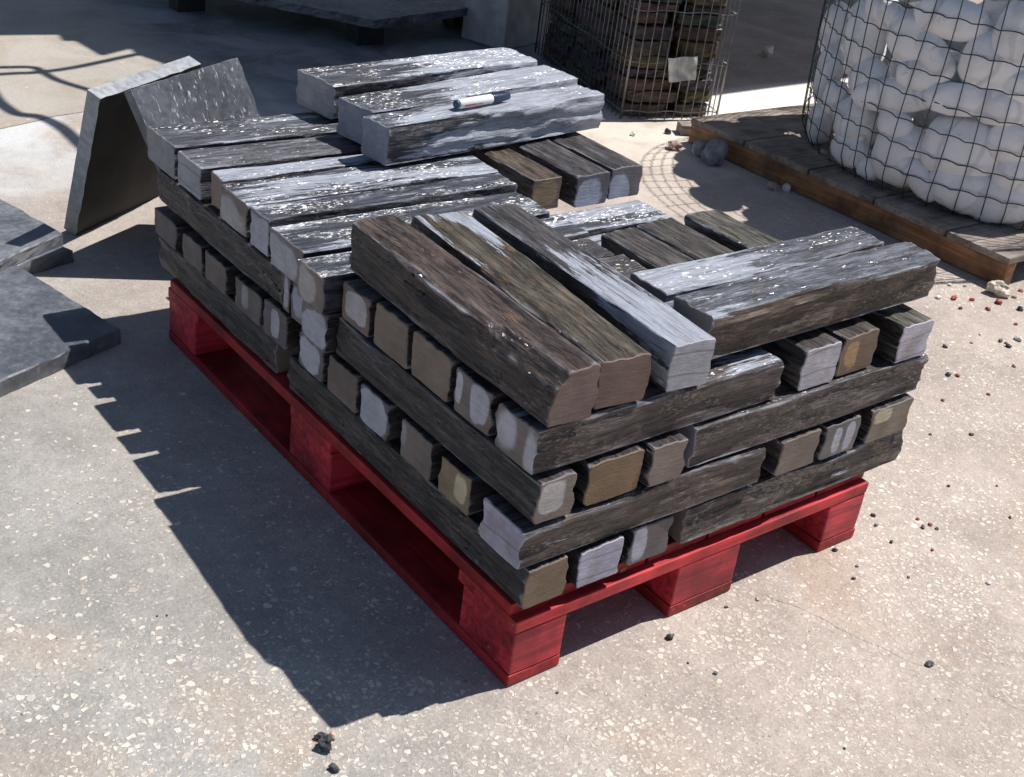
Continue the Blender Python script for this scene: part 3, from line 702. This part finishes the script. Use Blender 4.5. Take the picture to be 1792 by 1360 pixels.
hoops = tubes('mesh_hoops', paths, .0018, WIREG, rg, 5, True)
paths = []
for i in range(NV):
    t = 2 * math.pi * i / NV + random.Random(i).uniform(-.008, .008)
    paths.append([lx(t + .02 * math.sin(z * 5 + i), z, gr(t, z) + .0025) for z in [GZ0 + k * (rows[-1] - GZ0 + .02) / 22 for k in range(23)]])
tubes('mesh_uprights', paths, .0018, WIREG, rg, 5, False)

def boulder(c, rx, ry, rz, rot, seed, name='white_boulder', mat=None, label=None, cat='boulder', group=None, lumps=.10, sub=3, smooth=True):
    bm = bmesh.new(); bmesh.ops.create_icosphere(bm, subdivisions=sub, radius=1)
    for v in bm.verts:
        p = v.co.copy(); e = 2.5
        q = (abs(p.x) ** e + abs(p.y) ** e + abs(p.z) ** e) ** (1 / e); p = p / q
        d = 1 + lumps * noise.noise(v.co * 1.3 + Vector((seed * 3.7, seed, 0))) + lumps * .35 * noise.noise(v.co * 3.1 + Vector((seed, 9, 0)))
        v.co = Vector((p.x * rx, p.y * ry, p.z * rz)) * d
    me = bpy.data.meshes.new(name); bm.to_mesh(me); bm.free(); me.materials.append(mat or BOULD)
    me.polygons.foreach_set("use_smooth", [smooth] * len(me.polygons))
    o = bpy.data.objects.new(name, me); C.objects.link(o); o.location = c; o.rotation_euler = rot
    tag(o, label, cat, group)
    return o
GB = 'white boulders inside the round wire basket'
seen = [(1592, 68, 52, 40, 12), (1498, 66, 42, 56, -10), (1665, 32, 70, 32, -5), (1738, 112, 60, 48, 5), (1640, 98, 50, 24, 35), (1560, 168, 86, 27, -22),
        (1612, 132, 46, 26, -15), (1700, 172, 84, 26, -18), (1478, 215, 46, 40, -12), (1415, 215, 30, 34, 0), (1475, 262, 42, 27, -8), (1567, 272, 52, 52, 0),
        (1685, 262, 72, 50, -12), (1682, 330, 62, 38, 3), (1755, 350, 62, 38, -15), (1762, 185, 50, 30, -20), (1785, 60, 44, 60, 0), (1432, 128, 32, 46, 0),
        (1545, 20, 46, 24, 0), (1440, 48, 32, 44, 10), (1780, 245, 52, 36, -25), (1610, 310, 48, 20, 28), (1508, 140, 40, 34, 0), (1565, 218, 34, 24, 0),
        (1780, 300, 40, 34, -10), (1448, 172, 28, 28, 0), (1505, 305, 24, 18, 0), (1790, 150, 34, 28, 0)]
placed = []; bl = {0: 'large flattish', 5: 'long flat', 3: 'big round', 11: 'round', 12: 'largest rounded', 13: 'bottom oval', 7: 'long tilted', 4: 'small tilted', 8: 'smooth rounded'}
for i, (u, v, rx, ry, ti) in enumerate(seen):
    d = (RM @ Vector(((u - 896) / F, -(v - 680) / F, -1.0)))
    # meet the basket's wall
    R0 = GR - .02; ox, oy = CAM.x - GC.x, CAM.y - GC.y; aa = d.x ** 2 + d.y ** 2; bb = 2 * (ox * d.x + oy * d.y); cc = ox * ox + oy * oy - R0 * R0
    disc = bb * bb - 4 * aa * cc
    t = (-bb - math.sqrt(disc)) / (2 * aa) if disc > 0 else -bb / (2 * aa)
    P = CAM + d * t; k = t / F; a_, b2 = rx * k * 1.0, ry * k * 1.10; dep = min(a_, b2) * .72
    th = math.atan2(P.y - GC.y, P.x - GC.x); rad = gr(th, P.z) - dep - .006
    c = Vector((GC.x + rad * math.cos(th), GC.y + rad * math.sin(th), max(P.z, GZ0 + b2 * .9)))
    yaw = th + math.pi / 2
    rot = (Matrix.Rotation(yaw, 3, 'Z') @ Matrix.Rotation(math.radians(ti + 6), 3, 'Y')).to_euler()
    boulder(c, a_, dep, b2, rot, i * 1.7, label='', group=GB)
    bpy.data.objects[-1] if False else None
    placed.append((c, max(a_, b2), dep, b2))
rnd = random.Random(11); n = 0
def fits(c, r_):
    return all((c - q[0]).length > .95 * (r_ + min(q[1], (q[1] + q[2] + q[3]) / 3)) for q in placed)
for shell, cnt in ((.50, 3000), (.33, 1500), (.22, 300)):
    for _ in range(cnt):
        th = rnd.uniform(0, 2 * math.pi); r_ = rnd.uniform(.05, .10); z = rnd.uniform(GZ0 + r_ * .8, GZF - r_ * .5)
        if shell < .4 and not (math.cos(th - math.radians(215)) > -.2): continue
        R1 = min(shell, gr(th, z) - r_ * .8 - .01)
        c = Vector((GC.x + R1 * math.cos(th), GC.y + R1 * math.sin(th), z))
        if fits(c, r_):
            rot = (Matrix.Rotation(th + math.pi / 2, 3, 'Z') @ Matrix.Rotation(rnd.uniform(-.5, .5), 3, 'Y')).to_euler()
            boulder(c, r_ * 1.32, r_ * .82, r_ * .80, rot, 40 + n, group=GB, label='', sub=3); placed.append((c, r_ * 1.15, r_ * .82, r_ * .88)); n += 1
bs = [o for o in C.objects if o.name.startswith('white_boulder')]
fine_lab = {3: 'big round white boulder behind the mesh near the right edge of the photo', 5: 'long flat white boulder with a pinkish stain, lying tilted mid height in the basket',
            11: 'round white boulder at the bottom front, above the pallet boards', 12: 'largest smooth white boulder, low in the basket over the bottom oval one',
            13: 'oval white boulder lowest in the basket, resting on the pallet boards', 0: 'flattish white boulder near the top frame edge, bluish in the shade',
            7: 'long tilted white boulder under the big round one', 9: 'small white boulder at the left flank of the basket, low down', 2: 'wide white boulder at the top edge of the photo',
            14: 'half hidden white boulder at the lower right edge, beside the bottom oval one'}
for i, o in enumerate(bs): o['label'] = fine_lab.get(i, 'white rounded boulder packed among others inside the green wire basket')

# ------------------------------------------------------------------ wire cage with brown flat stones
CA = Vector((2.10, 2.13, 0)); ex = Vector((.956, -.292, 0)).normalized(); ey = Vector((.292, .956, 0)).normalized()
CW, CL, CH = .385, .86, .66
ang = math.atan2(ex.y, ex.x)
cg = tag(empty('wire_cage', CA, ang), 'galvanised welded wire cage of stacked brown flat stones behind the stack', 'gabion cage')
r_ = .0022; P = lambda x, y, z: Vector((x, y, z))
def rng(a, b, s):
    n = round((b - a) / s); return [a + (b - a) * i / n for i in range(n + 1)]
zl = [.03, .205, .385, .56, CH]
def grid(name, o0, du, L, parent, tails=True):
    ps = []
    for s in rng(0, L, .036):
        p = o0 + du * s; ps.append([p + P(0, 0, .002 if tails else .03), p + P(0, 0, CH)])
    for z in zl:
        n_ = 12; ps.append([o0 + du * (L * i / n_) + P(0, 0, z) + P(0, 0, .003 * math.sin(i * 1.3 + z * 9)) for i in range(n_ + 1)])
    return tubes(name, ps, r_, WIREZ, parent, 5)
grid('front_panel', P(0, 0, 0), P(1, 0, 0), CW, cg)
grid('left_panel', P(-.004, 0, 0), P(0, 1, 0), CL, cg)
grid('right_panel', P(CW + .004, 0, 0), P(0, 1, 0), CL, cg)
grid('back_panel', P(0, CL, 0), P(1, 0, 0), CW, cg)
rnd = random.Random(5); n = 0
BT = [(.070, .060, .050), (.085, .062, .040), (.050, .047, .046), (.11, .070, .036), (.042, .041, .044), (.08, .072, .062)]
z = .006
while z < CH - .05:
    th = rnd.uniform(.028, .062); cx_ = rnd.uniform(.36, .64) * CW; ya = rnd.uniform(.20, .32); yb = rnd.uniform(.50, .62); yr = rnd.uniform(.2, .3)
    for (x0_, x1_, y0_, y1_, where) in ((.006, cx_, .0, ya, 'at the near left corner'), (cx_ + .004, CW - .010, .0, yr, 'at the right end of the front'), (.006, .20, ya + .004, yb, 'along the middle of the left face'),
                                   (.006, .21, yb + .004, CL - .01, 'toward the back of the left face'), (.21, CW - .010, yr + .005, .56, 'behind the right end of the front')):
        mx, my = (x0_ + x1_) / 2, (y0_ + y1_) / 2; hx, hy = (x1_ - x0_) / 2, (y1_ - y0_) / 2; out = []; K = 11
        for q_ in range(K):
            t = 2 * math.pi * q_ / K; c_, s_ = math.cos(t), math.sin(t); px_ = math.copysign(abs(c_) ** .36, c_); py_ = math.copysign(abs(s_) ** .36, s_)
            rr = 1 - rnd.uniform(0, .12); out.append((mx + px_ * hx * rr, my + .010 + py_ * (hy - .010) * rr))
        W = [tuple((CA + ex * a_ + ey * b2).xy) for a_, b2 in out]
        o = prism('flat_stone', W, z, z + th * rnd.uniform(.82, .97), [BROWN, BROWN], seed=n * 1.7, amp=.012)
        o['tone'] = [q * rnd.uniform(.7, 1.25) for q in rnd.choice(BT)]
        tag(o, 'flat brown stone stacked %s of the wire cage' % where, 'flat stone', 'brown flat stones stacked in the wire cage'); n += 1
    z += th
# paper tag wired to the cage
q = [(2.2306, 2.0901, .2266), (2.3424, 2.0560, .2360), (2.3511, 2.0533, .1519), (2.2517, 2.0837, .1414)]
V = []; Fc = []; nn = 8
for j in range(nn + 1):
    for i in range(nn + 1):
        a_, b2 = i / nn, j / nn
        p = Vector(q[0]).lerp(Vector(q[1]), a_).lerp(Vector(q[3]).lerp(Vector(q[2]), a_), b2)
        V.append(p - ey * (.012 + .010 * noise.noise((a_ * 2.5, b2 * 2.5, 3)) + .004 * math.sin(a_ * 9)))
V += [v - ey * .0006 for v in V]
m = (nn + 1) ** 2
for s in (0, 1):
    for j in range(nn):
        for i in range(nn):
            k = s * m + j * (nn + 1) + i; Fc.append((k, k + 1, k + nn + 2, k + nn + 1) if s else (k, k + nn + 1, k + nn + 2, k + 1))
tag(link_mesh('paper_tag', V, Fc, PAPER, None, False), 'crumpled white paper tag fixed to the front of the wire cage', 'tag')

# ------------------------------------------------------------------ things behind
A = Vector(pix((657, 36), .13).xy); B = Vector(pix((863, 8), .13).xy); D = Vector(pix((480, 0), .13).xy)
e1 = (B - A).normalized(); e2 = (D - A).normalized()
tag(prism('stone_slab', [A, A + e1 * .9, A + e1 * .9 + e2 * 1.1, A + e2 * 1.1], .098, .13, [SLAB_FAR, SLAB_FAR], seed=21, amp=.01), 'big dusty slab raised off the ground in the shade at the top of the photo', 'stone slab')
for k, (s, t) in enumerate(((.16, .16), (.78, .2), (.10, .9), (.78, .9))):
    c = A + e1 * s + e2 * t; o = box_mesh('timber_bearer', c.x - .06, c.x + .06, c.y - .045, c.y + .045, .001, .097, BLACK, None, .004, .002)
    tag(o, 'short dark timber bearer under the raised dusty slab', 'timber block', 'bearers under the raised slab')
b1 = pix((866, 92), 0); b2 = pix((936, 76), 0)
dr = (b2 - b1).normalized(); o = box_mesh('concrete_block', -.14, .14, -.11, .11, 0, .62, CONC, None, .008, .004)
o.location = (b1 + dr * .155).x, (b1 + dr * .155).y + .11, .311; o.rotation_euler = (0, 0, math.atan2(dr.y, dr.x))
tag(o, 'upright pale concrete block standing behind the left side of the wire cage', 'concrete block')
# offcut, rocks and loose chips
c = pix((1228, 226), .02); o = box_mesh('wood_offcut', -.085, .085, -.03, .03, 0, .035, WOODT, None, .003, .001)
o.location = (c.x, c.y, .0185); o.rotation_euler = (0, 0, math.radians(-28)); tag(o, 'short pale plank offcut on the ground at the far corner of the timber pallet', 'wood offcut')
def rock(u, s, kind, label, group=None, sq=.75, name='rock', cat='rock', seed=[200], lumps=.55):
    seed[0] += 1; c = pix(u, s * .5); rr = random.Random(seed[0])
    boulder((c.x, c.y, s * sq * .85), s * rr.uniform(.9, 1.2), s * rr.uniform(.7, 1.0), s * sq, (rr.uniform(-.2, .2), rr.uniform(-.2, .2), rr.uniform(0, 6)), seed[0], name, RCK[kind], label, cat, group, lumps, 3 if s > .02 else 2, s > .03)
rock((1250, 275), .046, 'grey', 'rough grey rock on the floor against the timber pallet', sq=.95, lumps=.4)
rock((1228, 262), .036, 'grey', 'smaller bluish rock behind the rough grey one', lumps=.3)
rock((1221, 266), .018, 'white', 'small white pebble wedged beside the bluish rock', name='pebble', cat='pebble')
rock((1260, 250), .016, 'cream', 'cream pebble on top edge of the grey rock pair', name='pebble', cat='pebble')
rock((1180, 256), .021, 'pink', 'pinkish white stone lying in the mesh shadow', name='pebble', cat='pebble')
rock((1169, 231), .013, 'black', 'small black stone near the foot of the wire cage', name='pebble', cat='pebble')
rock((1108, 235), .010, 'white', 'white pebble on sunlit floor by the cage', name='pebble', cat='pebble')
rock((1236, 213), .012, 'grey', 'grey pebble next to the plank offcut', name='pebble', cat='pebble')
rock((1343, 92), .035, 'cream', 'pale stone on the shaded floor between cage and boulder basket')
rock((1352, 327), .016, 'pink', 'pink stone in the shade of the boulder basket', name='pebble', cat='pebble')
rock((1376, 330), .016, 'white', 'whitish stone touching the pink one in the shade', name='pebble', cat='pebble')
rock((1746, 507), .026, 'cream', 'big cream pebble at the near corner of the timber pallet', name='pebble', cat='pebble')
rock((1627, 1161), .0075, 'black', 'long dark stone sliver alone on the floor at lower right', name='pebble', cat='pebble', sq=.35)
rock((1172, 1115), .006, 'black', 'small black stone on the floor in front of the middle pallet block', name='pebble', cat='pebble')
rock((570, 1303), .011, 'black', 'dark crumbly lump at the tip of the stack shadow', name='pebble', cat='pebble', lumps=1.2)
rock((562, 1290), .007, 'black', 'tiny dark crumb beside the lump at the shadow tip', name='pebble', cat='pebble')
rock((585, 1345), .006, 'black', 'dark crumb below the lump, near the bottom edge', name='pebble', cat='pebble')
rock((582, 1288), .006, 'pink', 'pink crumb right at the shadow tip', name='pebble', cat='pebble')
chips = [('red', (1670, 521), 11), ('red', (1701, 524), 8), ('red', (1748, 528), 13), ('red', (1730, 541), 8), ('black', (1681, 539), 7), ('black', (1785, 540), 12), ('white', (1753, 517), 9),
         ('white', (1642, 520), 9), ('white', (1662, 498), 7), ('cream', (1690, 500), 6), ('black', (1654, 606), 8), ('black', (1751, 596), 8), ('black', (1765, 605), 9), ('white', (1782, 592), 13),
         ('red', (1778, 567), 6), ('red', (1760, 600), 5), ('black', (1660, 655), 10), ('red', (1676, 657), 7), ('red', (1606, 908), 6), ('black', (1615, 922), 8), ('red', (1628, 918), 7), ('black', (1560, 948), 7),
         ('black', (1640, 925), 6), ('red', (1632, 962), 6), ('black', (1528, 901), 8), ('black', (1533, 919), 6), ('black', (1461, 962), 9), ('black', (1494, 1012), 6), ('black', (1271, 1062), 7),
         ('pink', (1326, 1048), 7), ('black', (1252, 1178), 7), ('red', (1650, 700), 6), ('black', (1700, 760), 7), ('red', (1730, 690), 6), ('black', (1628, 760), 5), ('pink', (1775, 640), 8), ('white', (1730, 1020), 8),
         ('black', (1660, 850), 6), ('red', (1745, 850), 5), ('black', (1768, 905), 6), ('black', (1590, 1010), 5), ('grey', (1500, 990), 6), ('black', (1204, 1160), 4), ('black', (1478, 1310), 5), ('black', (975, 1212), 5),
         ('pink', (1765, 512), 8), ('pink', (1775, 520), 7), ('red', (1786, 508), 7), ('white', (1715, 585), 5), ('red', (1700, 600), 4), ('black', (275, 1078), 4), ('black', (292, 1077), 4), ('grey', (815, 1192), 6)]
nm = {'red': 'small red stone chip', 'black': 'small black stone chip', 'white': 'small white stone chip', 'cream': 'cream stone chip', 'grey': 'grey stone chip', 'pink': 'small pinkish stone chip'}
for k, u, s in chips:
    far_ = u[1] < 640
    where = 'scattered in the sun near the timber pallet corner' if far_ else ('scattered on the floor right of the stack' if u[0] > 1400 else ('scattered before the front of the red pallet' if u[0] > 900 else 'on the floor at lower left'))
    dist = (pix(u, 0) - CAM).length
    rock(u, s * .5 * dist / F, k, nm[k] + ' ' + where, 'loose stone chips on the concrete', .6, 'stone_chip', 'stone chip')

# ------------------------------------------------------------------ unseen sheet and cables, added and outlined to cast the upper shadows
def sh(u, h):                          # a point at height h whose shadow falls at photo pixel u
    p = pix(u, 0); k = h / SUN.z; return Vector((p.x + SUN.x * k, p.y + SUN.y * k, h))
HR = 2.3
edge = [sh(u, HR) for u in ((-60, 64), (0, 62), (110, 61), (118, 72), (140, 72), (183, 97), (235, 84), (245, 95), (290, 110))]
gp = [(.84, 2.95), (.78, 2.4), (.78, 1.95), (1.25, 1.80), (1.75, 2.14), (2.35, 2.22), (2.70, 2.262), (3.2, 2.29), (5.5, 2.40)]
k = HR / SUN.z
edge += [Vector((x + SUN.x * k, y + SUN.y * k, HR)) for x, y in gp]
edge += [Vector((7.6, 9, HR)), Vector((.5, 9, HR))]
V = [e.copy() for e in edge] + [e + Vector((0, 0, .03)) for e in edge]; n_ = len(edge)
Fc = [tuple(range(n_ - 1, -1, -1)), tuple(range(n_, 2 * n_))] + [(i, (i + 1) % n_, (i + 1) % n_ + n_, i + n_) for i in range(n_)]
rf = tag(empty('shadow_caster', (3.5, 6, 0)), 'unseen grey sheet on posts added to cast the upper shadows behind the stack', 'shadow caster')
o = link_mesh('caster_sheet', [v - Vector((3.5, 6, 0)) for v in V], Fc, CANVAS, rf)
for x, y in ((1.5, 5.6), (7.0, 5.6), (1.5, 8.6), (7.0, 8.6)):
    box_mesh('caster_post', x - 3.54, x - 3.46, y - 6.04, y - 5.96, 0, HR - .001, CONC, rf, .004)
def cable(us, h, rad, label):  # added caster: tube traced back from a shadow line
    P_ = [sh(u, h) for u in us]; Q = []
    for i in range(len(P_) - 1):
        a0 = P_[max(0, i - 1)]; a1 = P_[i]; a2 = P_[i + 1]; a3 = P_[min(len(P_) - 1, i + 2)]
        for s in range(8):
            t = s / 8; Q.append(.5 * ((2 * a1) + (a2 - a0) * t + (2 * a0 - 5 * a1 + 4 * a2 - a3) * t * t + (3 * a1 - a0 - 3 * a2 + a3) * t ** 3))
    Q.append(P_[-1]); Q.append(edge[7] + Vector((.1, .2, -.005))) if us[-1] == (262, 93) else None
    tag(tubes('caster_cable', [Q], rad, BLACK, None, 8), label, 'cable', 'unseen black cables added to cast shadow lines')
cable([(-300, 150), (0, 130), (60, 127), (130, 118), (240, 95), (262, 93)], 1.9, .016, 'unseen black cable added to cast the level shadow line on the ground')
cable([(-300, 125), (0, 118), (55, 118), (70, 123), (100, 140), (160, 159), (215, 178), (330, 210)], 1.9, .016, 'unseen black cable added to cast the sagging shadow line below the level one')
cable([(-300, 20), (-60, 130), (0, 180), (30, 199), (70, 205), (110, 225), (150, 262), (230, 330)], 1.9, .021, 'unseen thick black cable added to cast the lowest, curving shadow line')
